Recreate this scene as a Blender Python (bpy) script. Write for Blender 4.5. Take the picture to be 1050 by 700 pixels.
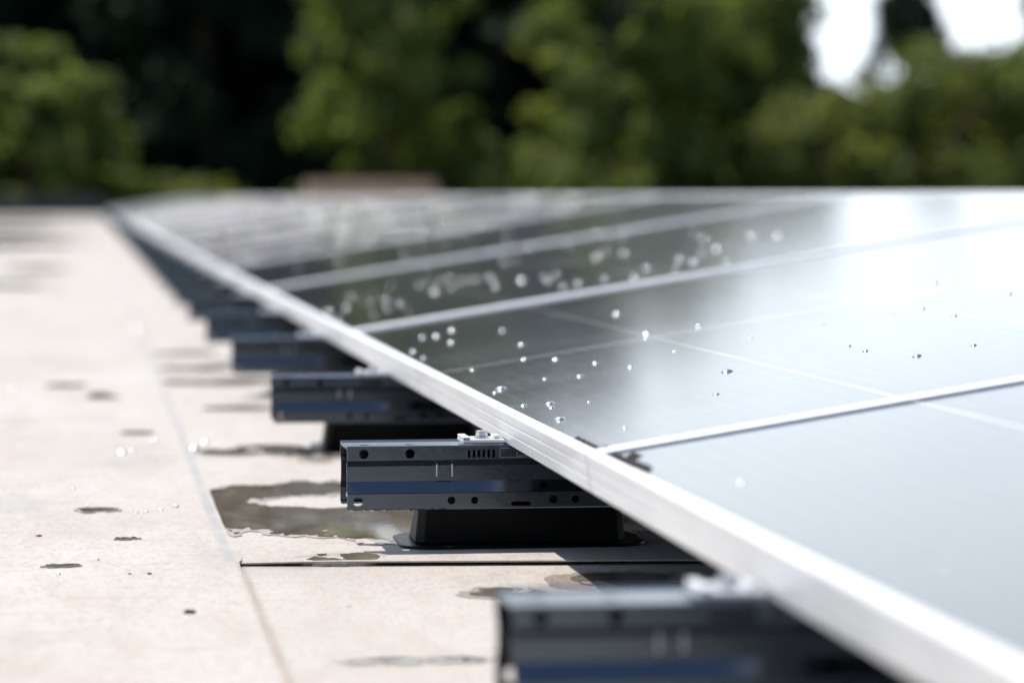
import bpy, bmesh, math, random
from math import sin, cos, pi, radians, sqrt, atan2, exp
from mathutils import Vector, Matrix, noise
R = radians
for o in list(bpy.data.objects): bpy.data.objects.remove(o)
scene = bpy.context.scene
C = scene.collection

# ------------------------------------------------------------------ camera, light, exposure
CAM_H = 0.264
YAW, PITCH = R(8.058), R(2.711)
cam_data = bpy.data.cameras.new('camera'); cam = bpy.data.objects.new('camera', cam_data); C.objects.link(cam)
cam_data.sensor_width = 36.0; cam_data.lens = 105.0
cam_data.clip_start = 0.05; cam_data.clip_end = 3000
cam.location = (0, 0, CAM_H); cam.rotation_euler = (pi/2 - PITCH, 0, -YAW)
cam_data.dof.use_dof = True; cam_data.dof.focus_distance = 2.22
cam_data.dof.aperture_fstop = 5.3; cam_data.dof.aperture_blades = 0
scene.camera = cam

SUN_TRAVEL = Vector((0.38, -0.33, -1.0)).normalized()
TO_SUN = -SUN_TRAVEL
SUN_EL = math.asin(TO_SUN.z); SUN_AZ = atan2(TO_SUN.x, TO_SUN.y)
world = bpy.data.worlds.new('World'); scene.world = world; world.use_nodes = True
wn = world.node_tree
sky = wn.nodes.new('ShaderNodeTexSky'); sky.sky_type = 'NISHITA'; sky.sun_disc = False
sky.sun_elevation = SUN_EL; sky.sun_rotation = SUN_AZ % (2*pi)
sky.air_density = 1.0; sky.dust_density = 1.0; sky.ozone_density = 1.0
bg = wn.nodes['Background']; bg.inputs['Strength'].default_value = 0.14
# bright cloud bank standing over the trees ahead and to the right, blue sky elsewhere
def wnode(t, **kw):
    n = wn.nodes.new(t)
    for k, v in kw.items(): setattr(n, k, v)
    return n
def wmath(op, a, b=None, clamp=False):
    n = wnode('ShaderNodeMath', operation=op, use_clamp=clamp)
    for i, v in enumerate((a, b)):
        if v is None: continue
        if isinstance(v, (int, float)): n.inputs[i].default_value = v
        else: wn.links.new(v, n.inputs[i])
    return n.outputs[0]
wtc = wnode('ShaderNodeTexCoord')
wsep = wnode('ShaderNodeSeparateXYZ'); wn.links.new(wtc.outputs['Generated'], wsep.inputs[0])
CLOUD_AZ = R(24)
dotv = wnode('ShaderNodeVectorMath', operation='DOT_PRODUCT'); wn.links.new(wtc.outputs['Generated'], dotv.inputs[0])
dotv.inputs[1].default_value = (sin(CLOUD_AZ), cos(CLOUD_AZ), .12)
wns = wnode('ShaderNodeTexNoise'); wns.inputs['Scale'].default_value = 3.2; wns.inputs['Detail'].default_value = 7; wns.inputs['Roughness'].default_value = .55
wmp = wnode('ShaderNodeMapping'); wmp.inputs['Scale'].default_value = (1, 1, 2.2)
wn.links.new(wtc.outputs['Generated'], wmp.inputs['Vector']); wn.links.new(wmp.outputs[0], wns.inputs['Vector'])
cm = wmath('ADD', dotv.outputs['Value'], wmath('MULTIPLY', wmath('SUBTRACT', wns.outputs['Fac'], .5), .5))
cm = wmath('MULTIPLY', wmath('SUBTRACT', cm, .72), 4.5, True)
shade = wmath('ADD', wmath('MULTIPLY', wns.outputs['Fac'], 2.0), 8.3)
ccol = wnode('ShaderNodeCombineColor')
for i, k_ in enumerate((.91, 1.0, 1.09)): wn.links.new(wmath('MULTIPLY', shade, k_), ccol.inputs[i])
wmix = wnode('ShaderNodeMix', data_type='RGBA'); wn.links.new(cm, wmix.inputs[0])
wn.links.new(sky.outputs[0], wmix.inputs[6]); wn.links.new(ccol.outputs[0], wmix.inputs[7])
wn.links.new(wmix.outputs[2], bg.inputs[0])
sun_data = bpy.data.lights.new('sun', 'SUN'); sun_data.energy = 4.8; sun_data.angle = R(0.53)
sun_data.color = (1.0, 0.965, 0.92)
sun = bpy.data.objects.new('sun', sun_data); C.objects.link(sun)
sun.rotation_euler = SUN_TRAVEL.to_track_quat('-Z', 'Y').to_euler(); sun.location = (-20, 15, 50)
vs = scene.view_settings
vs.view_transform = 'Standard'; vs.look = 'None'; vs.gamma = 1.0; vs.use_curve_mapping = False
vs.exposure = 0.32
scene.cycles.use_denoising = True
scene.cycles.max_bounces = 8; scene.cycles.sample_clamp_indirect = 6.0
scene.cycles.caustics_reflective = False; scene.cycles.caustics_refractive = False

# ------------------------------------------------------------------ helpers
def link(o, parent=None):
    C.objects.link(o)
    if parent: o.parent = parent
    return o
def mesh_from(bm, name, mat, smooth=False):
    me = bpy.data.meshes.new(name)
    bmesh.ops.recalc_face_normals(bm, faces=bm.faces)
    bm.to_mesh(me); bm.free()
    for m in (mat if isinstance(mat, (list, tuple)) else [mat]): me.materials.append(m)
    if smooth:
        for p in me.polygons: p.use_smooth = True
    return me
def obj(name, bm, mat, parent=None, smooth=False, bevel=0):
    o = bpy.data.objects.new(name, mesh_from(bm, name, mat, smooth)); link(o, parent)
    if bevel:
        b = o.modifiers.new('bevel', 'BEVEL'); b.width = bevel; b.segments = 2; b.limit_method = 'ANGLE'; b.angle_limit = R(35)
    return o
def tag(o, label=None, cat=None, group=None, kind=None):
    if label: o['label'] = label
    if cat: o['category'] = cat
    if group: o['group'] = group
    if kind: o['kind'] = kind
    return o
def empty(name, loc=(0, 0, 0)):
    o = bpy.data.objects.new(name, None); o.empty_display_size = .05; o.location = loc; link(o); return o
def copy_tree(o, parent=None, depth=9, skip=()):
    c = o.copy(); C.objects.link(c)
    if parent: c.parent = parent
    if depth > 0:
        for ch in o.children:
            if ch.name.split('.')[0] in skip: continue
            copy_tree(ch, c, depth-1, skip)
    return c
def box(bm, x0, x1, y0, y1, z0, z1):
    v = [bm.verts.new(p) for p in ((x0,y0,z0),(x1,y0,z0),(x1,y1,z0),(x0,y1,z0),(x0,y0,z1),(x1,y0,z1),(x1,y1,z1),(x0,y1,z1))]
    for f in ((0,3,2,1),(4,5,6,7),(0,1,5,4),(1,2,6,5),(2,3,7,6),(3,0,4,7)): bm.faces.new([v[i] for i in f])
    return v
def cyl(bm, c, r, h, n=16, axis='z', r2=None):
    r2 = r if r2 is None else r2
    a, b = [], []
    for i in range(n):
        t = 2*pi*i/n
        def P(rr, d):
            if axis == 'z': return (c[0]+rr*cos(t), c[1]+rr*sin(t), c[2]+d)
            if axis == 'y': return (c[0]+rr*cos(t), c[1]+d, c[2]+rr*sin(t))
            return (c[0]+d, c[1]+rr*cos(t), c[2]+rr*sin(t))
        a.append(bm.verts.new(P(r, 0))); b.append(bm.verts.new(P(r2, h)))
    for i in range(n):
        j = (i+1) % n; bm.faces.new((a[i], a[j], b[j], b[i]))
    bm.faces.new(a[::-1]); bm.faces.new(b)
def tube(bm, pts, radii, n=8):
    rings = []
    for i, p in enumerate(pts):
        p = Vector(p)
        d = (Vector(pts[min(i+1, len(pts)-1)]) - Vector(pts[max(i-1, 0)])).normalized()
        u = d.orthogonal().normalized(); w = d.cross(u)
        rings.append([bm.verts.new(p + (u*cos(2*pi*k/n) + w*sin(2*pi*k/n))*radii[i]) for k in range(n)])
    for a, b in zip(rings, rings[1:]):
        for k in range(n): bm.faces.new((a[k], a[(k+1) % n], b[(k+1) % n], b[k]))
    bm.faces.new(rings[0]); bm.faces.new(rings[-1])

# ------------------------------------------------------------------ materials
def new_mat(name):
    m = bpy.data.materials.new(name); m.use_nodes = True
    nt = m.node_tree; return m, nt, nt.nodes['Principled BSDF']
def N(nt, t, **kw):
    n = nt.nodes.new(t)
    for k, v in kw.items(): setattr(n, k, v)
    return n
def math_n(nt, op, a, b=None, c=None, clamp=False):
    n = nt.nodes.new('ShaderNodeMath'); n.operation = op; n.use_clamp = clamp
    for i, v in enumerate((a, b, c)):
        if v is None: continue
        if isinstance(v, (int, float)): n.inputs[i].default_value = v
        else: nt.links.new(v, n.inputs[i])
    return n.outputs[0]
def noise_n(nt, vec, scale, detail=4, rough=.6, scl=None):
    if scl is not None:
        mp = N(nt, 'ShaderNodeMapping'); mp.inputs['Scale'].default_value = scl
        nt.links.new(vec, mp.inputs['Vector']); vec = mp.outputs[0]
    n = N(nt, 'ShaderNodeTexNoise'); n.inputs['Scale'].default_value = scale
    n.inputs['Detail'].default_value = detail; n.inputs['Roughness'].default_value = rough
    nt.links.new(vec, n.inputs['Vector']); return n.outputs['Fac']
def ramp(nt, fac, stops):
    r = N(nt, 'ShaderNodeValToRGB'); el = r.color_ramp.elements
    while len(el) < len(stops): el.new(.5)
    for e, (p, c) in zip(el, stops):
        e.position = p; e.color = (c if len(c) == 4 else (*c, 1))
    nt.links.new(fac, r.inputs[0]); return r.outputs[0]
def mixc(nt, fac, a, b, mode='MIX'):
    n = N(nt, 'ShaderNodeMix', data_type='RGBA', blend_type=mode)
    for s, v in ((n.inputs[0], fac), (n.inputs[6], a), (n.inputs[7], b)):
        if isinstance(v, (int, float)): s.default_value = v
        elif isinstance(v, tuple): s.default_value = (*v, 1)
        else: nt.links.new(v, s)
    return n.outputs[2]
def bump(nt, bsdf, h, strength, dist):
    b = N(nt, 'ShaderNodeBump'); b.inputs['Strength'].default_value = strength; b.inputs['Distance'].default_value = dist
    nt.links.new(h, b.inputs['Height']); nt.links.new(b.outputs[0], bsdf.inputs['Normal'])
def pos(nt): return N(nt, 'ShaderNodeNewGeometry').outputs['Position']
def objc(nt): return N(nt, 'ShaderNodeTexCoord').outputs['Object']

def metal(name, col, rough, metallic=1.0, var=.25, nscale=120, streak=None):
    m, nt, b = new_mat(name)
    p = objc(nt)
    n = noise_n(nt, p, nscale, 5, .65, streak)
    lo = tuple(c*(1-var) for c in col); hi = tuple(min(1, c*(1+var)) for c in col)
    nt.links.new(ramp(nt, n, [(.3, lo), (.7, hi)]), b.inputs['Base Color'])
    nt.links.new(math_n(nt, 'MULTIPLY_ADD', n, .22, rough-.11), b.inputs['Roughness'])
    b.inputs['Metallic'].default_value = metallic
    bump(nt, b, n, .12, .0004)
    return m

def make_membrane(name='roof_membrane', wet=0.0):
    m, nt, b = new_mat(name)
    p = pos(nt)
    big = noise_n(nt, p, 3.2, 6, .6, (1.5, .55, 1))
    mid = noise_n(nt, p, 16, 6, .62, (1.8, .5, 1))
    fine = noise_n(nt, p, 130, 4, .6, (2.0, .6, 1))
    col = ramp(nt, big, [(.25, (.375, .325, .275)), (.5, (.435, .392, .345)), (.75, (.468, .438, .40))])
    col = mixc(nt, math_n(nt, 'MULTIPLY', ramp(nt, mid, [(.48, (0, 0, 0)), (.72, (1, 1, 1))]), .5), col, (.375, .295, .225))
    col = mixc(nt, math_n(nt, 'MULTIPLY', ramp(nt, fine, [(.34, (1, 1, 1)), (.52, (0, 0, 0))]), .45), col, (.27, .235, .20))
    scuff = noise_n(nt, p, 38, 6, .7, (.35, 1.6, 1))
    col = mixc(nt, math_n(nt, 'MULTIPLY', ramp(nt, scuff, [(.56, (0, 0, 0)), (.70, (1, 1, 1))]), .45), col, (.25, .215, .18))
    # grit specks
    vo = N(nt, 'ShaderNodeTexVoronoi'); vo.inputs['Scale'].default_value = 55; nt.links.new(p, vo.inputs['Vector'])
    sp = ramp(nt, vo.outputs['Distance'], [(.045, (1, 1, 1)), (.075, (0, 0, 0))])
    sp = math_n(nt, 'MULTIPLY', sp, ramp(nt, noise_n(nt, p, 9, 3), [(.48, (0, 0, 0)), (.58, (1, 1, 1))]))
    col = mixc(nt, math_n(nt, 'MULTIPLY', sp, .75), col, (.09, .07, .055))
    # dirt that has washed along the lap seam of the near sheet
    xyz = N(nt, 'ShaderNodeSeparateXYZ'); nt.links.new(p, xyz.inputs[0])
    dx = math_n(nt, 'ABSOLUTE', math_n(nt, 'SUBTRACT', xyz.outputs[0], .1065))
    dx = math_n(nt, 'ADD', dx, math_n(nt, 'MULTIPLY', mid, .004))
    seam = ramp(nt, dx, [(.0036, (1, 1, 1)), (.0062, (0, 0, 0))])
    nearf = math_n(nt, 'LESS_THAN', xyz.outputs[1], 2.15)
    col = mixc(nt, math_n(nt, 'MULTIPLY', math_n(nt, 'MULTIPLY', math_n(nt, 'MULTIPLY', seam, nearf), mid), .95), col, (.20, .135, .085))
    # flattened wet weld strip of the far seam, blue-grey sky reflection painted in
    dl = math_n(nt, 'SUBTRACT', .1035, xyz.outputs[0]); dl = math_n(nt, 'ADD', dl, math_n(nt, 'MULTIPLY', big, .003))
    st = math_n(nt, 'MULTIPLY', ramp(nt, dl, [(.0, (0, 0, 0)), (.0012, (1, 1, 1)), (.0075, (1, 1, 1)), (.0095, (0, 0, 0))]), math_n(nt, 'SUBTRACT', 1.0, nearf))
    col = mixc(nt, math_n(nt, 'MULTIPLY', math_n(nt, 'MULTIPLY', st, mid), .95), col, (.22, .235, .26))
    # damp film, glossier in patches
    damp = ramp(nt, noise_n(nt, p, 7.5, 5, .6, (1, .35, 1)), [(.55, (0, 0, 0)), (.66, (1, 1, 1))])
    col = mixc(nt, math_n(nt, 'MULTIPLY', damp, .30), col, (.27, .235, .195))
    if wet: col = mixc(nt, wet, col, (.20, .165, .125))
    nt.links.new(col, b.inputs['Base Color'])
    nt.links.new(math_n(nt, 'MULTIPLY_ADD', damp, -.22, .62 - wet*.5), b.inputs['Roughness'])
    b.inputs['Specular IOR Level'].default_value = .35
    h = math_n(nt, 'ADD', math_n(nt, 'MULTIPLY', fine, .5), mid)
    bump(nt, b, h, .55, .0014)
    return m
M_ROOF = make_membrane()
M_DAMP = make_membrane('damp_membrane', .55)

def make_water():
    m, nt, b = new_mat('puddle_water')
    p = pos(nt)
    n = noise_n(nt, p, 14, 5, .65, (2.5, .8, 1))
    nt.links.new(ramp(nt, n, [(.3, (.11, .092, .068)), (.52, (.165, .142, .108)), (.72, (.25, .215, .17))]), b.inputs['Base Color'])
    b.inputs['Roughness'].default_value = .04; b.inputs['IOR'].default_value = 1.33
    bump(nt, b, noise_n(nt, p, 60, 2), .03, .001)
    return m
M_WATER = make_water()

def make_glass():
    m, nt, b = new_mat('solar_glass')
    oc = objc(nt); p = pos(nt)
    s = N(nt, 'ShaderNodeSeparateXYZ'); nt.links.new(oc, s.inputs[0]); X, Y = s.outputs[0], s.outputs[1]
    def lines(v, off, pitch, w, soft=.0004):   # 1 on lines every pitch
        a = math_n(nt, 'SUBTRACT', v, off - pitch/2)
        a = math_n(nt, 'MODULO', math_n(nt, 'ADD', a, pitch*100), pitch)
        a = math_n(nt, 'ABSOLUTE', math_n(nt, 'SUBTRACT', a, pitch/2))
        return math_n(nt, 'SUBTRACT', 1.0, math_n(nt, 'DIVIDE', math_n(nt, 'SUBTRACT', a, w/2), soft, clamp=True), clamp=True)
    col_gap = lines(X, .212, .2035, .0020)
    half_gap = lines(Y, .876, .1058/4, .0009)
    bus = lines(X, .212, .2035/12, .0006, .0003)
    mid = math_n(nt, 'ABSOLUTE', math_n(nt, 'SUBTRACT', Y, .876))
    mid = math_n(nt, 'SUBTRACT', 1.0, math_n(nt, 'DIVIDE', math_n(nt, 'SUBTRACT', mid, .0065), .0006, clamp=True), clamp=True)
    n1 = noise_n(nt, p, 35, 5, .6)
    cell = ramp(nt, n1, [(.3, (.007, .009, .013)), (.7, (.013, .016, .022))])
    c = mixc(nt, math_n(nt, 'MULTIPLY', bus, .45), cell, (.26, .27, .28))
    c = mixc(nt, math_n(nt, 'MULTIPLY', half_gap, .8), c, (.18, .185, .19))
    c = mixc(nt, math_n(nt, 'MULTIPLY', col_gap, .9), c, (.42, .43, .44))
    c = mixc(nt, math_n(nt, 'MULTIPLY', mid, .9), c, (.36, .37, .38))
    # dust: a thin pale film with fine pale specks painted in as sparkle
    d1 = noise_n(nt, p, 5, 6, .6)
    d2 = ramp(nt, noise_n(nt, p, 520, 3, .75), [(.42, (.05, .05, .05)), (.68, (1.0, 1.0, 1.0))])
    dust_haze = math_n(nt, 'MULTIPLY_ADD', ramp(nt, d1, [(.35, (0, 0, 0)), (.75, (1, 1, 1))]), .02, .006)
    dust_haze = math_n(nt, 'MULTIPLY', dust_haze, math_n(nt, 'MULTIPLY', d2, 2.4))
    # pale haze of merged drop glints painted in, stronger at flatter viewing: 1 - exp(-thickness / cos)
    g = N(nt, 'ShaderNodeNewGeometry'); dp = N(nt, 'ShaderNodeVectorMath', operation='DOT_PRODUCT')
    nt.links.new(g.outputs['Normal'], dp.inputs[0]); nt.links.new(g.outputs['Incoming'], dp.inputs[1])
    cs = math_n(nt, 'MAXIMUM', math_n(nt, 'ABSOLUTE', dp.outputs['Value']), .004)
    glint_haze = math_n(nt, 'SUBTRACT', 1.0, math_n(nt, 'POWER', 2.71828, math_n(nt, 'DIVIDE', -.0020, cs)))
    glint_haze = math_n(nt, 'MULTIPLY', glint_haze, math_n(nt, 'MULTIPLY_ADD', d2, .9, .4))
    dust_haze = math_n(nt, 'ADD', dust_haze, glint_haze, clamp=True)
    c = mixc(nt, dust_haze, c, (.50, .50, .49))
    nt.links.new(c, b.inputs['Base Color'])
    nt.links.new(math_n(nt, 'MULTIPLY_ADD', d1, .05, .065), b.inputs['Roughness'])
    b.inputs['IOR'].default_value = 1.5
    b.inputs['Sheen Weight'].default_value = .0; b.inputs['Sheen Roughness'].default_value = .35
    bump(nt, b, noise_n(nt, p, 800, 2, .5), .05, .0003)
    return m
M_GLASS = make_glass()
M_ALU = metal('anodised_aluminium', (.82, .82, .81), .38, .35, .05, 60, (1, .15, 1))
M_CLAMP = metal('bright_clamp_aluminium', (.88, .88, .87), .30, .7, .05, 90)
M_RAIL = metal('dark_coated_steel', (.100, .122, .148), .20, .9, .08, 400, (.6, 1, 1))
M_BOLT = metal('galvanised_bolt', (.55, .57, .6), .3, 1.0, .1, 200)
def plain(name, col, rough, spec=.5, var=.15, scale=40, bs=.2):
    m, nt, b = new_mat(name); p = objc(nt); n = noise_n(nt, p, scale, 5, .6)
    nt.links.new(ramp(nt, n, [(.3, tuple(c*(1-var) for c in col)), (.7, tuple(c*(1+var) for c in col))]), b.inputs['Base Color'])
    b.inputs['Roughness'].default_value = rough; b.inputs['Specular IOR Level'].default_value = spec
    bump(nt, b, n, bs, .002); return m
M_PLASTIC = plain('black_plastic_foot', (.004, .004, .0045), .5, .15)
M_FOOT_RIM = plain('black_foot_rim', (.005, .0055, .007), .35, .08)
M_DIRT = plain('black_moss_dirt', (.022, .019, .015), .85, .2, .5, 300)
M_CHIP = plain('dark_debris', (.03, .026, .022), .6, .4, .4, 200)
M_BARK = plain('bark', (.09, .065, .045), .9, .2, .4, 8, .6)
M_PARAPET = plain('dark_parapet', (.03, .034, .042), .6, .3, .2, 3)
M_GROUND = plain('meadow', (.07, .09, .03), .95, .1, .4, .2)
M_WALL = plain('rendered_wall', (.4, .38, .35), .9, .2, .1, 2)
M_BRICK = plain('brown_brick', (.36, .265, .195), .9, .2, .35, 6, .5)
M_MORTAR = plain('mortar', (.40, .36, .32), .95, .1, .2, 12)

def make_drop():
    m, nt, b = new_mat('water_drop'); out = nt.nodes['Material Output']
    b.inputs['Base Color'].default_value = (.02, .024, .03, 1); b.inputs['Roughness'].default_value = .06
    b.inputs['IOR'].default_value = 1.33
    g = N(nt, 'ShaderNodeBsdfGlossy'); g.inputs['Color'].default_value = (.95, .95, .95, 1); g.inputs['Roughness'].default_value = .10
    n = noise_n(nt, pos(nt), 500, 2); nt.links.new(math_n(nt, 'MULTIPLY_ADD', n, .05, .19), g.inputs['Roughness'])
    mx = N(nt, 'ShaderNodeMixShader'); mx.inputs[0].default_value = .56
    nt.links.new(b.outputs[0], mx.inputs[1]); nt.links.new(g.outputs[0], mx.inputs[2]); nt.links.new(mx.outputs[0], out.inputs[0])
    return m
M_DROP = make_drop()

def make_leaf(name, lo, hi, trans, spec=.25):
    m, nt, b = new_mat(name); out = nt.nodes['Material Output']
    p = pos(nt); n = noise_n(nt, p, .9, 5, .7)
    c = ramp(nt, n, [(.3, lo), (.7, hi)])
    nt.links.new(c, b.inputs['Base Color']); b.inputs['Roughness'].default_value = .6; b.inputs['Specular IOR Level'].default_value = spec
    t = N(nt, 'ShaderNodeBsdfTranslucent')
    nt.links.new(mixc(nt, 1.0, c, (1.25, 1.2, .6), 'MULTIPLY'), t.inputs[0])
    mx = N(nt, 'ShaderNodeMixShader'); mx.inputs[0].default_value = trans
    nt.links.new(b.outputs[0], mx.inputs[1]); nt.links.new(t.outputs[0], mx.inputs[2]); nt.links.new(mx.outputs[0], out.inputs[0])
    return m
M_LEAF = make_leaf('leaf_light_green', (.06, .098, .030), (.22, .262, .075), .58)
M_LEAF_SHADE = make_leaf('leaf_painted_shade', (.012, .026, .018), (.026, .044, .024), .12, .04)  # shade of the back row painted in as near-black leaf colour
M_LEAF_SHRUB = make_leaf('leaf_shrub_green', (.065, .098, .030), (.205, .23, .068), .55)

# ------------------------------------------------------------------ ground and roof
GROUND_Z = -6.5
bm = bmesh.new(); bmesh.ops.create_grid(bm, x_segments=1, y_segments=1, size=900)
for v in bm.verts: v.co.z = GROUND_Z
tag(obj('ground', bm, M_GROUND), kind='structure')

ROOF_END = 50.0
bm = bmesh.new(); box(bm, -16, 22, -9, ROOF_END, GROUND_Z + .01, 0)
ro = obj('roof', bm, [M_ROOF, M_WALL]); tag(ro, kind='structure')
for p_ in ro.data.polygons:
    if abs(p_.normal.z) < .5: p_.material_index = 1

def nz(x, y=0, z=0): return noise.noise(Vector((x, y, z)))
def rows(a, b):
    y = a; out = []
    while y < b:
        out.append(y); y += .012 if 1.2 < y < 4 else (.05 if -1 < y < 8 else 1.0)
    out.append(b); return out
def sheet(name, ys, xs_of, zf, skirt_edges, mat):
    bm = bmesh.new(); grid = []
    for y in ys: grid.append([bm.verts.new((x, yy, zf(x, yy))) for x, yy in xs_of(y)])
    for a, b in zip(grid, grid[1:]):
        for i in range(len(a)-1): bm.faces.new((a[i], a[i+1], b[i+1], b[i]))
    def skirt(vs):
        lo = [bm.verts.new((v.co.x, v.co.y, -.002)) for v in vs]
        for i in range(len(vs)-1): bm.faces.new((vs[i], vs[i+1], lo[i+1], lo[i]))
    if 'right' in skirt_edges: skirt([g[-1] for g in grid])
    if 'front' in skirt_edges: skirt(grid[0])
    o = obj(name, bm, mat, smooth=False); tag(o, kind='structure'); return o
def seam_x(y): return .104 + .0022*nz(y*1.7, 3.1) + .0008*nz(y*9, 7.7) + .004*exp(-((y-2.20)/.10)**2)*(1 if y > 2.15 else .3)
sheet('roof_membrane', rows(-8.9, ROOF_END-.05),
      lambda y: [(-15.9, y), (-4, y), (-1, y), (-.3, y), (-.05, y), (.05, y), (.09, y), (seam_x(y), y)],
      lambda x, y: .0040 + (.0006*nz(y*6) if x > .08 else 0), ('right',), M_ROOF)
def lip_y(x): return 2.150 - .11*(x-.12) + .0035*nz(x*7, 1.3) + .0009*nz(x*45, 4.4)
lap_xs = [.06 + i*.01 for i in range(70)] + [.8, 1.2, 2, 4, 8, 21.9]
lap_rows = [0, .004, .012, .03, .06, .12, .4, 1.2, 4, 12, 30, 47.7]
def lap_z(x, y):
    d = max(0, y-lip_y(min(x, .9)))
    return   .0024 + .0017*min(1, max(0, (x-.112)/.04))*(.75 + .5*nz(x*6, 9.2))*exp(-d/.035)
lap = sheet('roof_membrane', lap_rows, lambda d: [(x, lip_y(min(x, .9)) + d) for x in lap_xs], lap_z, (), M_ROOF)
so = lap.modifiers.new('thickness', 'SOLIDIFY'); so.thickness = .0011; so.offset = -1

# puddles: irregular films of water, contoured from a field
def puddle(f, x0, x1, y0, y1, cx, cy, z, name='puddle', mat=None):
    nx, ny = int((x1-x0)/cx)+1, int((y1-y0)/cy)+1
    V = {}; bm = bmesh.new()
    F = [[f(x0+i*cx, y0+j*cy) for j in range(ny+1)] for i in range(nx+1)]
    def pt(key, x, y):
        if key not in V: V[key] = bm.verts.new((x, y, z))
        return V[key]
    for i in range(nx):
        for j in range(ny):
            cs = [(i, j), (i+1, j), (i+1, j+1), (i, j+1)]
            poly = []
            for k in range(4):
                a, b = cs[k], cs[(k+1) % 4]; fa, fb = F[a[0]][a[1]], F[b[0]][b[1]]
                if fa > 0: poly.append(pt(a, x0+a[0]*cx, y0+a[1]*cy))
                if (fa > 0) != (fb > 0):
                    t = fa/(fa-fb); key = (min(a, b), max(a, b))
                    poly.append(pt(key, x0+(a[0]+(b[0]-a[0])*t)*cx, y0+(a[1]+(b[1]-a[1])*t)*cy))
            if len(poly) >= 3:
                try: bm.faces.new(poly)
                except ValueError: pass
    bm.normal_update()
    be = [e for e in bm.edges if len(e.link_faces) == 1]
    low = {}
    for e in be:
        for v in e.verts:
            if v not in low: low[v] = bm.verts.new((v.co.x, v.co.y, z-.003))
    for e in be:
        a, b = e.verts
        bm.faces.new((a, b, low[b], low[a]))
    if not bm.faces: bm.free(); return None
    return tag(obj(name, bm, mat or M_WATER), kind='structure')
def ell(x, y, cx, cy, rx, ry): return 1 - ((x-cx)/rx)**2 - ((y-cy)/ry)**2
def frac(x, y, s, sd): return nz(x*s, y*s*.55, sd) + .5*nz(x*s*2.3, y*s*1.2, sd+5) + .3*nz(x*s*6, y*s*2.6, sd+9)
def big(x, y):
    w = .5*frac(x, y, 9, 3.0)
    a = max(ell(x, y, .185, 2.53, .125, .215), ell(x, y, .30, 2.36, .14, .12)) + .5*w
    isl = max(ell(x, y, .205, 2.575, .075, .07), ell(x, y, .27, 2.63, .07, .06)) + w
    isl2 = max(ell(x, y, .128, 2.30, .030, .035), ell(x, y, .160, 2.285, .045, .016)) + w
    a = min(a, .45 - isl*1.3, .35 - isl2*1.6)
    return min(a + .34*frac(x, y, 34, 1.0) + .16*nz(x*160, y*70, 3) - .05, (x - seam_x(y) - .001)*200)
puddle(big, .10, .46, 2.19, 2.80, .0022, .0045, .0036)
puddle(lambda x, y: min(big(x, y) + .16 + .22*nz(x*50, y*25, 6), (x - seam_x(y) - .001)*200, (y - lip_y(x) - .012)*200), .10, .47, 2.15, 2.85, .0026, .005, .0031, 'damp_patch', M_DAMP)
def spot(cx, cy, rx, ry, sd, z, amp=.55, s=None, cell=None):
    s = s or .9/min(rx, ry); k = 1.5
    cx_, cy_ = (2*rx*k)/44, (2*ry*k)/44
    puddle(lambda x, y: min(ell(x, y, cx, cy, rx*1.15, ry*1.15), .30) + amp*frac(x, y, s, sd) + .18, cx-rx*k, cx+rx*k, cy-ry*k, cy+ry*k, cx_, cy_, z-.0005, 'damp_patch', M_DAMP)
    return puddle(lambda x, y: min(ell(x, y, cx, cy, rx, ry), .30) + amp*frac(x, y, s, sd) - .1, cx-rx*k, cx+rx*k, cy-ry*k, cy+ry*k, cx_, cy_, z)
def roof_at(px, py, z=.003):     # where a line of sight meets the roof
    d = Vector((sin(YAW)*cos(PITCH), cos(YAW)*cos(PITCH), -sin(PITCH)))
    r = Vector((cos(YAW), -sin(YAW), 0)); u = r.cross(d)
    v = d + r*((px-525)/3062.5) - u*((py-350)/3062.5)
    t = (z-CAM_H)/v.z
    return v.x*t, v.y*t
ZL, ZR = .0056, .0034
# photographed puddles: (centre px, py, half width px, half height px)
for i, (px, py, hx, hy) in enumerate([(98, 525, 17, 1.9), (58, 582, 22, 1.2), (128, 554, 11, .8), (70, 396, 17, 2), (105, 407, 14, 2.2), (140, 445, 12, 1.0)]):
    x, y = roof_at(px, py); y0 = roof_at(px, py+hy)[1]; y1 = roof_at(px, py-hy)[1]; x1 = roof_at(px+hx, py)[0]
    spot(x, y, x1-x, (y1-y0)/2, 20+i*3.3, ZL, 1.5, .6/min(x1-x, (y1-y0)/2))
for i, (px, py, hx, hy) in enumerate([(265, 461, 75, 4.5), (330, 467, 30, 5), (215, 391, 55, 3), (200, 377, 40, 2.5), (185, 362, 30, 2), (520, 603, 40, 5), (430, 672, 70, 3), (345, 571, 45, 4), (250, 418, 40, 2), (650, 592, 70, 9)]):
    x, y = roof_at(px, py); y0 = roof_at(px, py+hy)[1]; y1 = roof_at(px, py-hy)[1]; x1 = roof_at(px+hx, py)[0]
    if x - (x1-x)*1.05 < .107: x = .107 + (x1-x)*1.05; 
    xx = roof_at(px, py)[0]
    rx = roof_at(px+hx, py)[0] - xx
    spot(x, y, rx, (y1-y0)/2, 80+i*3.3, ZR if y > 2.15 else .001, .9)
# far off, wide standing water along the left of the roof
for (cx_, cy_, rx, ry, sd) in [(-.75, 17.6, .62, 1.9, 3.3), (-1.5, 24.5, 1.25, 3.2, 5.1), (-2.2, 36, 1.75, 5.5, 8.2), (-.2, 11.5, .12, .4, 2.2), (-.35, 9.2, .2, .35, 4.2)]:
    spot(cx_, cy_, rx, ry, sd, ZL, .5)
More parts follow.
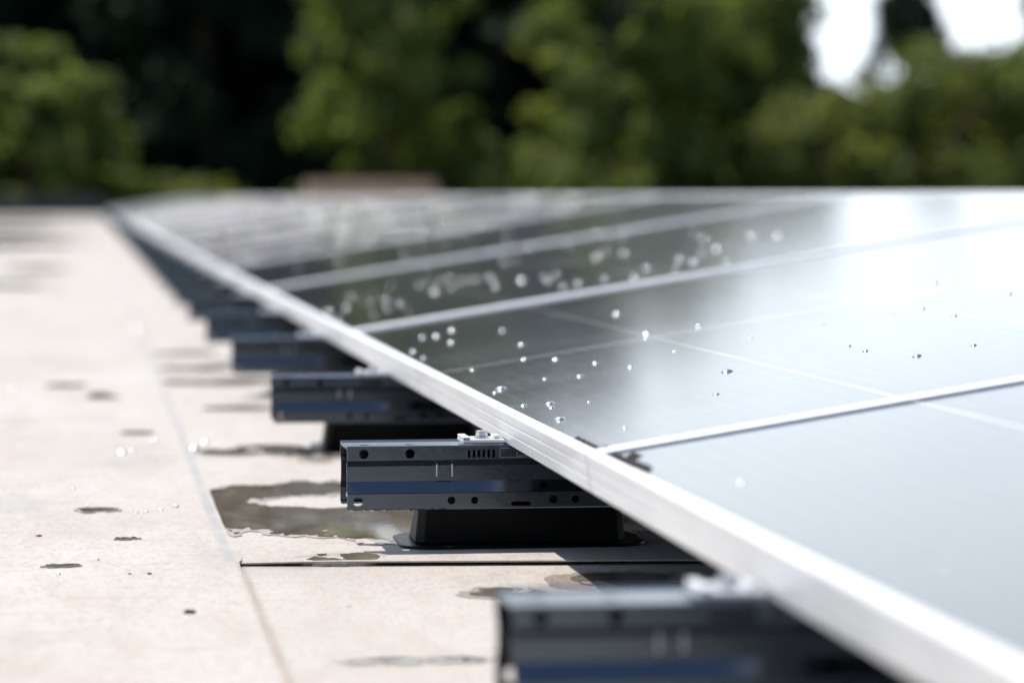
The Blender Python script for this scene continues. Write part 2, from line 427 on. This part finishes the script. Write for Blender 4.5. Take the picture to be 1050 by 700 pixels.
# parapet at the far end of the roof
t = empty('roof_parapet', (-4, ROOF_END-.4, 0)); tag(t, 'low dark parapet along the far left edge of the roof, before the trees', 'parapet')
bm = bmesh.new(); box(bm, -12, 4.25, 0, .30, -.02, .27); obj('upstand', bm, M_PARAPET, t)
bm = bmesh.new(); box(bm, -12, 4.27, -.04, .34, .272, .310); obj('coping', bm, M_PARAPET, t, bevel=.01)

# ------------------------------------------------------------------ solar panels
LOW_X, LOW_Z, TILT = .307, .106, R(9.0)
PITCH_Y, PLEN, PW, FH = 1.76, 1.756, 1.096, .0254
def frame_bm():
    bm = bmesh.new()
    prof = [(.0014, 0), (.0006, -.0003), (.0002, -.0008), (0, -.0015), (0, -.0080), (.0007, -.0084), (.0007, -.0092), (0, -.0096), (0, -.0160), (.0007, -.0164), (.0007, -.0172), (0, -.0176),
            (0, -FH), (.022, -FH), (.022, -FH+.0015), (.0018, -FH+.0015), (.0018, -.0070), (.0092, -.0070), (.0092, -.0016), (.0088, -.0007), (.0080, -.0002), (.0072, 0)]
    rings = []
    for i, z in prof:
        rings.append([bm.verts.new(p) for p in ((i, i, z), (PW-i, i, z), (PW-i, PLEN-i, z), (i, PLEN-i, z))])
    n = len(rings)
    for k in range(n):
        a, b = rings[k], rings[(k+1) % n]
        for c in range(4): bm.faces.new((a[c], a[(c+1) % 4], b[(c+1) % 4], b[c]))
    return bm
def make_panel():
    root = empty('solar_panel'); root.rotation_euler = (0, -TILT, 0)
    obj('frame', frame_bm(), M_ALU, root)
    bm = bmesh.new(); box(bm, .004, PW-.004, .004, PLEN-.004, -.0066, -.0022); obj('glass', bm, M_GLASS, root)
    return root
PANEL_LABELS = {
    0: 'nearest solar panel, its pale glass filling the lower right corner out of focus',
    1: 'solar panel behind the nearest, with sharp white crossing cell lines and crisp drops',
    2: 'dark solar panel thick with round blurred drops, third from the camera',
    3: 'fourth solar panel from the camera, dark and dotted with faint blurred drops',
    4: 'fifth solar panel from the camera, a narrow grey band with soft pale frame lines',
    5: 'sixth solar panel from the camera, a thin blurred grey band',
    6: 'seventh solar panel from the camera, a thin pale blurred band',
    7: 'eighth solar panel from the camera, a pale blurred strip',
}
P0 = make_panel()
panels = []
for k in range(27):
    o = P0 if k == 0 else copy_tree(P0)
    o.location = (LOW_X, 1.842 - 1.758 + PITCH_Y*k, LOW_Z)
    tag(o, PANEL_LABELS.get(k, 'far solar panel reduced to a pale blurred sliver in the distant run of the row'), 'solar panel', 'solar panels in one row along the roof')
    panels.append(o)
def panel_pt(u, y, lift=0):    # u metres up the slope
    return Vector((LOW_X + u*cos(TILT) - lift*sin(TILT), y, LOW_Z + u*sin(TILT) + lift*cos(TILT)))

# dark moss dirt caught in two glass corners
def dirt(parent, pts, seed):
    rnd = random.Random(seed); bm = bmesh.new()
    for (x, y, rx, ry, h) in pts:
        ring = []; n = 14
        c = bm.verts.new((x, y, h))
        for i in range(n):
            a = 2*pi*i/n; s = rnd.uniform(.7, 1.25)
            ring.append(bm.verts.new((x+rx*s*cos(a), y+ry*s*sin(a), -.0024)))
        for i in range(n): bm.faces.new((c, ring[i], ring[(i+1) % n]))
    return obj('dirt', bm, M_DIRT, parent, smooth=True)
dirt(panels[1], [(.0128, .012 + .022*i, .0022, .016, .0006) for i in range(5)] + [(.016, .014, .004, .006, .001)], 4)
dirt(panels[0], [(.0135 + .0006*i, PLEN-.030-.018*i, .0030, .014, .0012) for i in range(6)] + [(.022, PLEN-.045, .006, .012, .001)], 8)

# ------------------------------------------------------------------ mounting rails
RAIL_X, RAIL_Y0, RAIL_SP, RAIL_LEN = .189, 1.33, .88, 1.27
def circle(cx, cy, r, n=20): return [(cx+r*cos(2*pi*i/n), cy+r*sin(2*pi*i/n)) for i in range(n)]
def rect(x0, x1, y0, y1): return [(x0, y0), (x1, y0), (x1, y1), (x0, y1)]
def slot(cx, cy, hw, r, n=8):
    return [(cx+hw+r*sin(pi*i/n), cy-r*cos(pi*i/n)) for i in range(n+1)] + [(cx-hw-r*sin(pi*i/n), cy+r*cos(pi*i/n)) for i in range(n+1)]
def plate(bm, p0, p1, L, holes, th=.0014):   # a strip of sheet metal from profile point p0 to p1, holes given in (x, distance from p0)
    w = sqrt((p1[0]-p0[0])**2 + (p1[1]-p0[1])**2)
    cu = bpy.data.curves.new('tmp', 'CURVE'); cu.dimensions = '2D'; cu.fill_mode = 'BOTH'; cu.extrude = th/2
    for poly in [rect(0, L, 0, w)] + holes:
        sp = cu.splines.new('POLY'); sp.points.add(len(poly)-1); sp.use_cyclic_u = True
        for q, (x, y) in zip(sp.points, poly): q.co = (x, y, 0, 1)
    tmp = bpy.data.objects.new('tmp', cu); me = bpy.data.meshes.new_from_object(tmp)
    d = Vector(((p1[0]-p0[0])/w, (p1[1]-p0[1])/w)); nrm = Vector((-d.y, d.x))
    for v in me.vertices:
        x, s, t_ = v.co
        y = p0[0] + d.x*s + nrm.x*t_; z = p0[1] + d.y*s + nrm.y*t_
        v.co = (x, y, z)
    bm.from_mesh(me)
    bpy.data.objects.remove(tmp); bpy.data.curves.remove(cu); bpy.data.meshes.remove(me)
def rail_channel():
    bm = bmesh.new(); L = RAIL_LEN
    P = [(0, .0803), (0, .0701), (.0052, .0658), (.0052, .0540), (-.0010, .0454), (-.0010, .0340), (.011, .0340)]
    up = [circle(.0125, .0052, .0036), circle(.0470, .0052, .0036)] + [rect(.0905+i*.0037, .0923+i*.0037, .0028, .0086) for i in range(6)]
    lo = [circle(.0080, .0056, .0037), circle(.0780, .0054, .0030), circle(.0955, .0056, .0027), slot(.1305, .0085, .006, .0016), circle(.155, .0056, .0032), circle(.172, .0058, .0028)]
    for k in range(2, 7):
        up += [circle(.0125+.17*k, .0052, .0036), circle(.047+.17*k, .0052, .0036)]; lo += [circle(.155+.17*(k-1)+.02, .0056, .0032)]
    bev = [slot(.1505-.002, .0055, .0001, .0034)]
    H = [up, [], [], bev, lo, []]
    for i in range(6): plate(bm, P[i], P[i+1], L, H[i])
    Q = [(.060-y, z) for y, z in P]
    for i in range(6):
        plate(bm, Q[i], Q[i+1], L, [[(x, s) for x, s in h][::-1] for h in (up[:2], [], [], [], lo[:2], [])[i]])
    tops = [circle(.0155+.034*i, .0250, .0034) for i in range(2)] + [slot(.12+.1*i, .025, .02, .003) for i in range(10)]
    plate(bm, (.0050, .0788), (.0550, .0788), L, tops)
    plate(bm, (.0007, .0803), (.0050, .0788), L, []); plate(bm, (.0550, .0788), (.0593, .0803), L, [])
    return bm
def make_rail():
    root = empty('mounting_rail')
    obj('channel', rail_channel(), M_RAIL, root)
    # stamped U-shaped tongue; bright side ribs imitate sunlight leaking through its slits
    bm = bmesh.new()
    for x in (.0668, .0784): box(bm, x, x+.0010, .0020, .0044, .0575, .0668)
    box(bm, .0680, .0782, .0034, .0044, .0546, .0660)
    obj('tab_lit_ribs', bm, [M_RAIL, M_BOLT], root)
    for p_ in bpy.data.objects[-1].data.polygons if False else C.objects[-1].data.polygons:
        p_.material_index = 1 if p_.index < 12 else 0
    bm = bmesh.new(); box(bm, .1140, .1360, -.0024, -.0008, .0712, .0792); box(bm, .1265, .1345, -.0042, -.0025, .0725, .0762)
    obj('clamp_plate', bm, M_RAIL, root, bevel=.0012)
    # foot
    bm = bmesh.new()
    lo = [(.0537, .030), (.060, .022), (.209, .022), (.2155, .030), (.2155, .075), (.209, .083), (.060, .083), (.0537, .075)]
    hi = [(.0565, .026), (.062, .0185), (.205, .0185), (.2115, .026), (.2115, .046), (.205, .052), (.062, .052), (.0565, .046)]
    a = [bm.verts.new((x, y, .0045)) for x, y in lo]; b = [bm.verts.new((x, y, .0345)) for x, y in hi]
    for i in range(8): bm.faces.new((a[i], a[(i+1) % 8], b[(i+1) % 8], b[i]))
    bm.faces.new(a[::-1]); bm.faces.new(b)
    ft = obj('foot', bm, M_PLASTIC, root, bevel=.0012)
    bm = bmesh.new(); ring = []  # low black plate with rounded corners, wider than the foot
    x0, x1, y0, y1, r = .042, .230, .002, .106, .026
    for cx_, cy_, a0 in ((x1-r, y1-r, 0), (x0+r, y1-r, 90), (x0+r, y0+r, 180), (x1-r, y0+r, 270)):
        for i in range(9): ring.append((cx_+r*cos(R(a0+i*11.25)), cy_+r*sin(R(a0+i*11.25))))
    a = [bm.verts.new((x, y, .0003)) for x, y in ring]; b = [bm.verts.new((x, y, .0046)) for x, y in ring]
    n = len(ring)
    for i in range(n): bm.faces.new((a[i], a[(i+1) % n], b[(i+1) % n], b[i]))
    bm.faces.new(a[::-1]); bm.faces.new(b)
    obj('foot_rim', bm, M_FOOT_RIM, ft, bevel=.001)
    # clamp that holds the panel frame
    bm = bmesh.new()
    box(bm, .088, .120, .010, .044, .0812, .0842); box(bm, .088, .094, .010, .044, .0844, .0862)
    box(bm, .1125, .1175, .018, .036, .0844, .0868)
    cl = obj('clamp', bm, M_CLAMP, root, bevel=.0008)
    bm = bmesh.new(); cyl(bm, (.1045, .027, .0843), .0062, .0012, 20); cyl(bm, (.1045, .027, .0856), .0046, .0042, 6)
    obj('bolt', bm, M_BOLT, cl, bevel=.0004)
    # post that carries the high edge
    bm = bmesh.new(); box(bm, .985, 1.035, .012, .048, .081, .222); box(bm, .975, 1.18, .008, .052, .2222, .2265)
    obj('ridge_post', bm, M_RAIL, root, bevel=.001)
    return root
RAIL_LABELS = {
    0: 'nearest mounting rail, a large blurred dark steel channel at the bottom edge',
    1: 'sharp dark steel mounting rail with round holes, on a black foot behind the seam lip',
    2: 'third dark mounting rail from the camera, slightly soft, just behind the sharp one',
    3: 'fourth dark mounting rail from the camera, blurred, with a bright bokeh clamp',
    4: 'fifth blurred mounting rail from the camera under the silver panel edge',
    5: 'sixth blurred mounting rail from the camera, a bluish dark block',
    6: 'seventh blurred mounting rail from the camera, a bluish dark step',
    7: 'eighth blurred mounting rail from the camera, a thin bluish step',
}
RL = make_rail()
for k in range(54):
    o = RL if k == 0 else copy_tree(RL, skip=(() if k < 12 else ('tab_lit_ribs', 'clamp_plate', 'ridge_post', 'bolt', 'foot_rim')))
    o.location = (RAIL_X, RAIL_Y0 + RAIL_SP*k, 0)
    tag(o, RAIL_LABELS.get(k, 'far blurred mounting rail merged into the dark tapering strip under the panel edge'), 'mounting rail', 'mounting rails in a row under the panels')

# ------------------------------------------------------------------ water drops
def drop_mesh(seed, sx=1.0):
    rnd = random.Random(seed); bm = bmesh.new(); rings = []
    n, m = 18, 7; hgt = .52
    wob = [1 + .10*rnd.uniform(-1, 1) for _ in range(5)]
    Rr = (1 + hgt*hgt)/(2*hgt); th = math.asin(min(1, 1/Rr))
    top = bm.verts.new((0, 0, hgt))
    for j in range(1, m+1):
        a = th*j/m; ring = []
        for i in range(n):
            p = 2*pi*i/n; w = 1 + .07*sin(2*p+wob[0]*9)*(j/m) + .05*sin(3*p+wob[1]*7)*(j/m)
            ring.append(bm.verts.new((Rr*sin(a)*cos(p)*w*sx, Rr*sin(a)*sin(p)*w, Rr*cos(a) - (Rr-hgt))))
        rings.append(ring)
    for i in range(n): bm.faces.new((top, rings[0][i], rings[0][(i+1) % n]))
    for a, b in zip(rings, rings[1:]):
        for i in range(n): bm.faces.new((a[i], b[i], b[(i+1) % n], a[(i+1) % n]))
    return mesh_from(bm, 'water_drop', M_DROP, True)
DROPS = [drop_mesh(s, sx) for s, sx in ((1, 1), (2, 1.25), (3, .9), (4, 1.1))]
rnd = random.Random(11)
def drop(p, r, label, group, tilt=True):
    o = bpy.data.objects.new('water_drop', rnd.choice(DROPS)); link(o)
    o.location = p; o.scale = (r, r, r); o.rotation_euler = (0, -TILT if tilt else 0, 0)
    tag(o, label, 'water drop', group)
def panel_at(px, py):
    d = Vector((sin(YAW)*cos(PITCH), cos(YAW)*cos(PITCH), -sin(PITCH)))
    r = Vector((cos(YAW), -sin(YAW), 0)); u = r.cross(d)
    v = d + r*((px-525)/3062.5) - u*((py-350)/3062.5)
    nrm = Vector((-sin(TILT), 0, cos(TILT))); q = Vector((LOW_X, 0, LOW_Z)) - Vector((0, 0, CAM_H))
    t_ = q.dot(nrm)/v.dot(nrm); p = v*t_ + Vector((0, 0, CAM_H))
    return (p - Vector((LOW_X, 0, LOW_Z))).dot(Vector((cos(TILT), 0, sin(TILT)))), p.y
L1 = 'small water drop beading on the panel with the white cross of cell lines'
G1 = 'water drops on the panel with the white cross'
for px, py, r in [(513, 396, 4.2), (507, 400, 2.4), (536, 413, 2.4), (563, 411, 3.2), (565, 415, 2.2), (573, 427, 4.0), (594, 383, 2.8), (610, 370, 3.0), (569, 366, 3.0), (558, 386, 2.2), (537, 366, 2.6), (484, 377, 2.4),
        (534, 351, 3.0), (447, 343, 3.4), (433, 344, 3.2), (463, 337, 3.4), (462, 349, 3.4), (423, 358, 3.0), (434, 365, 2.6), (515, 337, 3.2), (632, 320, 3.6), (663, 340, 3.2), (662, 344, 2.4), (716, 333, 3.0), (691, 358, 2.2),
        (646, 374, 2.6), (745, 378, 4.2), (734, 401, 2.2), (887, 357, 2.6), (940, 362, 3.4), (998, 351, 2.4), (945, 314, 3.2), (978, 321, 2.6), (914, 318, 2.6), (957, 288, 4.0), (1034, 299, 3), (843, 330, 2.2), (770, 344, 2), (870, 352, 2), (603, 409, 1.6), (640, 436, 1.8)]:
    u, y = panel_at(px, py)
    if .014 < u < PW-.012: drop(panel_pt(u, y, -.0022), r/1000, L1, G1)
for px, py, r in [(760, 492, 2.2), (968, 575, 1.3)]:
    u, y = panel_at(px, py); drop(panel_pt(u, y, -.0022), r/1000, 'lone soft water drop on the pale glass of the nearest panel, ' + ('upper left' if px < 800 else 'lower right') + ' one', 'water drops on the nearest panel')
L2 = 'round blurred bead of water on the dark third panel'; G2 = 'blurred water drops on the third panel'
L3 = 'faint blurred bead of water on the fourth panel'; G3 = 'faint water drops on the fourth panel'
hand = [(535, 286, 4.6), (570, 280, 3.6), (577, 292, 3.6), (558, 283, 3.4), (517, 267, 4), (520, 241, 4), (638, 242, 4), (640, 258, 3.8), (612, 262, 3.6), (620, 284, 3.4), (650, 283, 3.4), (663, 273, 3.6), (697, 264, 4), (711, 267, 4),
        (722, 243, 3.8), (735, 254, 4), (720, 257, 3.6), (692, 275, 3), (745, 266, 3.2), (430, 291, 3.6), (440, 288, 3.2), (447, 298, 3.4), (395, 306, 3.4), (410, 309, 3.4), (355, 314, 3.2), (337, 318, 3.4), (347, 326, 3), (380, 309, 3), (460, 283, 3.2), (474, 286, 3.4), (487, 285, 3.2), (503, 283, 3.4), (508, 292, 3), (475, 262, 3.4), (545, 252, 3.2), (770, 240, 4), (798, 240, 4), (593, 288, 3)]
for px, py, r in hand:
    u, y = panel_at(px, py)
    if .014 < u < PW-.012: drop(panel_pt(u, y, -.0022), r*1.15/1000, L2 if y < 5.36 else L3, G2 if y < 5.36 else G3)
for k, n, lab, gr in ((2, 34, L2, G2), (3, 50, L3, G3), (4, 22, 'faint blurred bead of water on the fifth panel', 'faint water drops on the fifth panel')):
    y0 = .0835 + PITCH_Y*k
    for _ in range(n):
        u = .03 + (PW-.06)*rnd.random()**1.1; y = y0 + rnd.uniform(.03, PLEN-.03)
        drop(panel_pt(u, y, -.0022), rnd.uniform(.0012, .0040), lab, gr)
# finer, uncountable dew further along the row
bm = bmesh.new()
for k in range(4, 16):
    y0 = .0835 + PITCH_Y*k
    for _ in range(240):
        u = .02 + (PW-.04)*rnd.random(); y = y0 + rnd.uniform(.02, PLEN-.02); r_ = rnd.uniform(.0018, .0042)
        ctr = panel_pt(u, y, -.0022); nv = Vector((-sin(TILT), 0, cos(TILT))); uv = Vector((cos(TILT), 0, sin(TILT)))
        prev = None; top = bm.verts.new(ctr + nv*r_*.52)
        for a_, hh in ((.38, .46), (.72, .27), (1.0, 0)):
            ring = [bm.verts.new(ctr + uv*r_*a_*cos(2*pi*i/8) + Vector((0, r_*a_*sin(2*pi*i/8), 0)) + nv*r_*hh) for i in range(8)]
            for i in range(8):
                if prev is None: bm.faces.new((top, ring[i], ring[(i+1) % 8]))
                else: bm.faces.new((prev[i], ring[i], ring[(i+1) % 8], prev[(i+1) % 8]))
            prev = ring
tag(obj('dew', bm, M_DROP, smooth=True), 'fine blurred dew spread over the distant pale panels', 'dew', kind='stuff')
# beads standing on the frame edge and on the roof
for px, py, r in [(14, 400, 2.2), (137, 318, 3), (142, 338, 3.4), (126, 465, 2.2), (200, 461, 3), (120, 262, 4), (136, 463, 1.5), (150, 526, 1), (140, 527, .9), (165, 524, .9), (180, 520, 1.2), (158, 452, 1.5), (90, 520, .8), (210, 455, 2), (60, 590, .9), (100, 575, .8), (75, 502, .9)]:
    x, y = roof_at(px, py)
    drop((x, y, .0042), r*2.2/1000, 'bead of water glinting on the pale membrane left of the lap seam', 'water drops on the roof membrane', False)
for i in range(9):
    drop((RAIL_X + .003 + .0085*i + rnd.uniform(-.002, .002), RAIL_Y0+RAIL_SP - .001, .0337), rnd.uniform(.0014, .0024), 'tiny drop hanging under the lower edge of the sharp rail', 'drops hanging under the sharp rail', False)
    C.objects[-1].rotation_euler = (pi, 0, 0)

# ------------------------------------------------------------------ chips of debris on the roof
def chip(px, py, r, label, seed, h=.5):
    q = random.Random(seed); bm = bmesh.new(); n = 7
    x, y = roof_at(px, py); z = .0046 if x < .104 else (.0024 if y > 2.15 else 0)
    ring = [bm.verts.new((r*q.uniform(.6, 1.3)*cos(2*pi*i/n)*1.4, r*q.uniform(.6, 1.2)*sin(2*pi*i/n), 0)) for i in range(n)]
    top = [bm.verts.new((v.co.x*.7+r*.1, v.co.y*.7, r*h*q.uniform(.6, 1.3))) for v in ring]
    for i in range(n): bm.faces.new((ring[i], ring[(i+1) % n], top[(i+1) % n], top[i]))
    bm.faces.new(ring[::-1]); bm.faces.new(top)
    o = obj('debris_chip', bm, M_CHIP); o.location = (x, y, z-.0003); tag(o, label, 'debris')
chip(194, 630, .0040, 'dark wedge-shaped chip of debris, the largest, on the pale membrane left of the seam', 3)
chip(40, 551, .0018, 'small black crumb on the pale membrane at the left edge', 5)
chip(181, 521, .0016, 'small black crumb beside wet glints, left of the seam and level with the puddle', 6)
chip(153, 590, .0018, 'brownish crumb on the membrane left of the seam corner', 7)
chip(133, 590, .0011, 'tiny dark crumb beside the brownish one left of the seam corner', 9)
chip(358, 617, .0013, 'small dark crumb on the membrane right of the seam, in front of the lip', 8)

# ------------------------------------------------------------------ brick block beyond the ridge
t = empty('brick_chimney', (2.45, 33.6, 0)); tag(t, 'low reddish brown brick block showing above the far panels, before the trees', 'brick block')
bm = bmesh.new(); box(bm, 0, 1.44, 0, .5, -.02, .412); obj('mortar', bm, M_MORTAR, t)
bm = bmesh.new(); rr = random.Random(5)
for c in range(6):
    off = 0 if c % 2 else -.115
    x = off
    while x < 1.45:
        a, b = max(-.006, x), min(1.446, x+.218)
        if b-a > .03: box(bm, a, b, -.008-rr.uniform(0, .004), .2, .004+c*.068, .063+c*.068)
        x += .23
obj('brickwork', bm, M_BRICK, t)
bm = bmesh.new()
for i in range(16): box(bm, -.008+i*.0912, .070+i*.0912, -.02, .52, .414, .474+rr.uniform(0, .008))
obj('rowlock_course', bm, M_BRICK, t)

# ------------------------------------------------------------------ trees
def crown_bm(seed, rx, z0, z1, nclump, nleaf, leaf, shape, rclump):
    q = random.Random(seed); bm = bmesh.new()
    for _ in range(nclump):
        t_ = q.random(); a = q.uniform(0, 2*pi)
        if shape == 'cone': rad = rx*(1-t_)**.75*(.55+.45*q.random()) + .1
        elif shape == 'column': rad = rx*(sin(pi*min(1, t_*.9+.1))**.5)*(.35+.65*q.random())
        else: rad = rx*sqrt(max(0, 1-(2*t_-1)**2))*(.45+.55*q.random())
        rad *= 1 + .35*nz(cos(a)*1.3, sin(a)*1.3, t_*4+seed)
        if shape != 'cone':
            g_ = nz(cos(a)*2.1*rx/2.4 + seed, sin(a)*2.1*rx/2.4, t_*6)
            if g_ < -.12: continue
            rad *= 1 + .55*g_
        c = Vector((rad*cos(a), rad*sin(a), z0+(z1-z0)*t_))
        rc = rclump*q.uniform(.55, 1.3)
        for _ in range(nleaf):
            d = Vector((q.gauss(0, 1), q.gauss(0, 1), q.gauss(0, .8)))
            p = c + d.normalized()*rc*q.random()**.45
            n = (d.normalized()*.7 + Vector((q.uniform(-1, 1), q.uniform(-1, 1), q.uniform(-.2, 1)))).normalized()
            u = n.orthogonal().normalized(); u.rotate(Matrix.Rotation(q.uniform(0, 2*pi), 3, n)); w = n.cross(u)
            s = leaf*q.uniform(.6, 1.3)
            bm.faces.new([bm.verts.new(p + u*s*.9), bm.verts.new(p + w*s*.45), bm.verts.new(p - u*s*.9 - n*s*.2), bm.verts.new(p - w*s*.45)])
    return bm
def trunk_bm(seed, h, r, zs, rx):
    q = random.Random(seed); bm = bmesh.new()
    pts = [(q.uniform(-.15, .15)*i/4, q.uniform(-.15, .15)*i/4, h*i/6) for i in range(7)]
    tube(bm, pts, [r*(1-.14*i) for i in range(7)], 10)
    for _ in range(9):
        z = q.uniform(zs, h*.9); a = q.uniform(0, 2*pi); L = rx*q.uniform(.5, .85)
        tube(bm, [(0, 0, z), (L*.5*cos(a), L*.5*sin(a), z+L*.28), (L*cos(a), L*sin(a), z+L*.45)], [r*.32, r*.2, r*.06], 6)
    return bm
def raw_crown(bm, mat):
    me = bpy.data.meshes.new('crown'); bm.to_mesh(me); bm.free(); me.materials.append(mat); return me
def tree_proto(name, mat, seed, h, rx, z0, shape, nclump, nleaf, leaf, rclump, r):
    root = empty(name)
    link(bpy.data.objects.new('crown', raw_crown(crown_bm(seed, rx, z0, h, nclump, nleaf, leaf, shape, rclump), mat)), root)
    obj('trunk', trunk_bm(seed+1, h*.92, r, z0, rx), M_BARK, root, smooth=True)
    return root
def az(px): return YAW + math.atan((px-525)/3062.5)
used = {}
def place(proto, px, y, rot, sc, label, cat, group=None, zsc=None):
    o = proto if proto.name not in used else copy_tree(proto)
    used[proto.name] = 1
    o.location = (y*math.tan(az(px)), y, GROUND_Z); o.rotation_euler = (0, 0, rot); o.scale = (sc, sc, zsc or sc)
    tag(o, label, cat, group)
light_a = tree_proto('broadleaf_tree', M_LEAF, 21, 12.5, 2.5, 3.0, 'ball', 250, 70, .20, .55, .26)
light_b = tree_proto('broadleaf_tree', M_LEAF, 33, 14.5, 2.3, 2.5, 'column', 270, 70, .20, .52, .24)
dark_a = tree_proto('shade_dark_tree', M_LEAF_SHADE, 47, 23, 4.4, 1.5, 'column', 560, 70, .26, .95, .4)
shrub_a = tree_proto('shrub_tree', M_LEAF_SHRUB, 59, 9.4, 2.6, 1.5, 'ball', 230, 70, .18, .62, .16)
G = 'trees beyond the far end of the roof'
place(light_a, 25, 63.5, .3, .92, 'mid green leafy tree at the far left, in front of the shaded back row', 'tree', G, .80)
place(light_b, 392, 64.5, 1.1, .86, 'sunlit yellow green tree standing behind the brick block', 'tree', G, .98)
place(light_a, 462, 66.5, 2.1, .55, 'smaller green tree to the right of the tree behind the brick block', 'tree', G, .70)
place(light_b, 638, 64.0, 4.0, .98, 'broad sunlit olive green tree right of centre', 'tree', G, .90)
place(light_a, 712, 66.5, 5.2, .80, 'olive green tree tucked against the broad sunlit tree, on its right', 'tree', G, .92)
place(light_b, 786, 66.5, 2.6, .80, 'tall olive tree left of the white sky gaps', 'tree', G, .85)
for i, (px, y, s, z) in enumerate([(-120, 74, .95, .85), (75, 76, 1.0, .82), (215, 73, .98, .80), (300, 78, 1.05, .73), (505, 74, .95, .655), (430, 79, 1.05, .70), (610, 77, 1.0, .62), (700, 78, .85, .572), (775, 76, .50, .548), (-20, 80, 1.0, .80), (150, 82, 1.05, .80), (20, 84, 1.0, .80), (370, 83, 1.0, .72), (560, 83, .95, .65), (655, 84, .9, .63), (745, 84, .7, .60)]):
    place(dark_a, px, y, i*1.3, s, 'tall back row tree with shade painted into its dark leaves', 'tree', 'shade-dark trees in the back row', z)
for i, (px, y, s, lab) in enumerate([(850, 64, .99, 'low sunlit shrub below the narrow sky gap'), (915, 66, .97, 'low olive shrub between the two sky gaps, in front of the slim tree'), (985, 63, 1.07, 'low sunlit shrub under the large white sky gap'), (1062, 65, 1.10, 'low green shrub at the right edge of the picture'), (580, 61.5, .84, 'low shrub at the foot of the broad sunlit tree, near the panels'), (205, 62, .76, 'low dark green shrub left of the brick block'), (310, 61.5, .74, 'low green shrub directly behind the brick block')]):
    place(shrub_a, px, y, i*1.9+.4, s, lab, 'shrub', 'shrubs along the far roof edge')
place(dark_a, 926, 70, .8, .36, 'slim dark tree rising between the two white sky gaps', 'tree', G, .535)
place(light_b, 1078, 71, 3.3, .62, 'green tree half cut by the right edge of the picture', 'tree', G, .88)
for i, (px, s) in enumerate([(850, .5), (945, .48), (1030, .5)]):
    place(dark_a, px, 73, i*2.2+1, s, 'low tree with shade-dark leaves filling in behind the sunlit shrubs on the right', 'tree', 'low shade-dark trees behind the right-hand shrubs', .385)
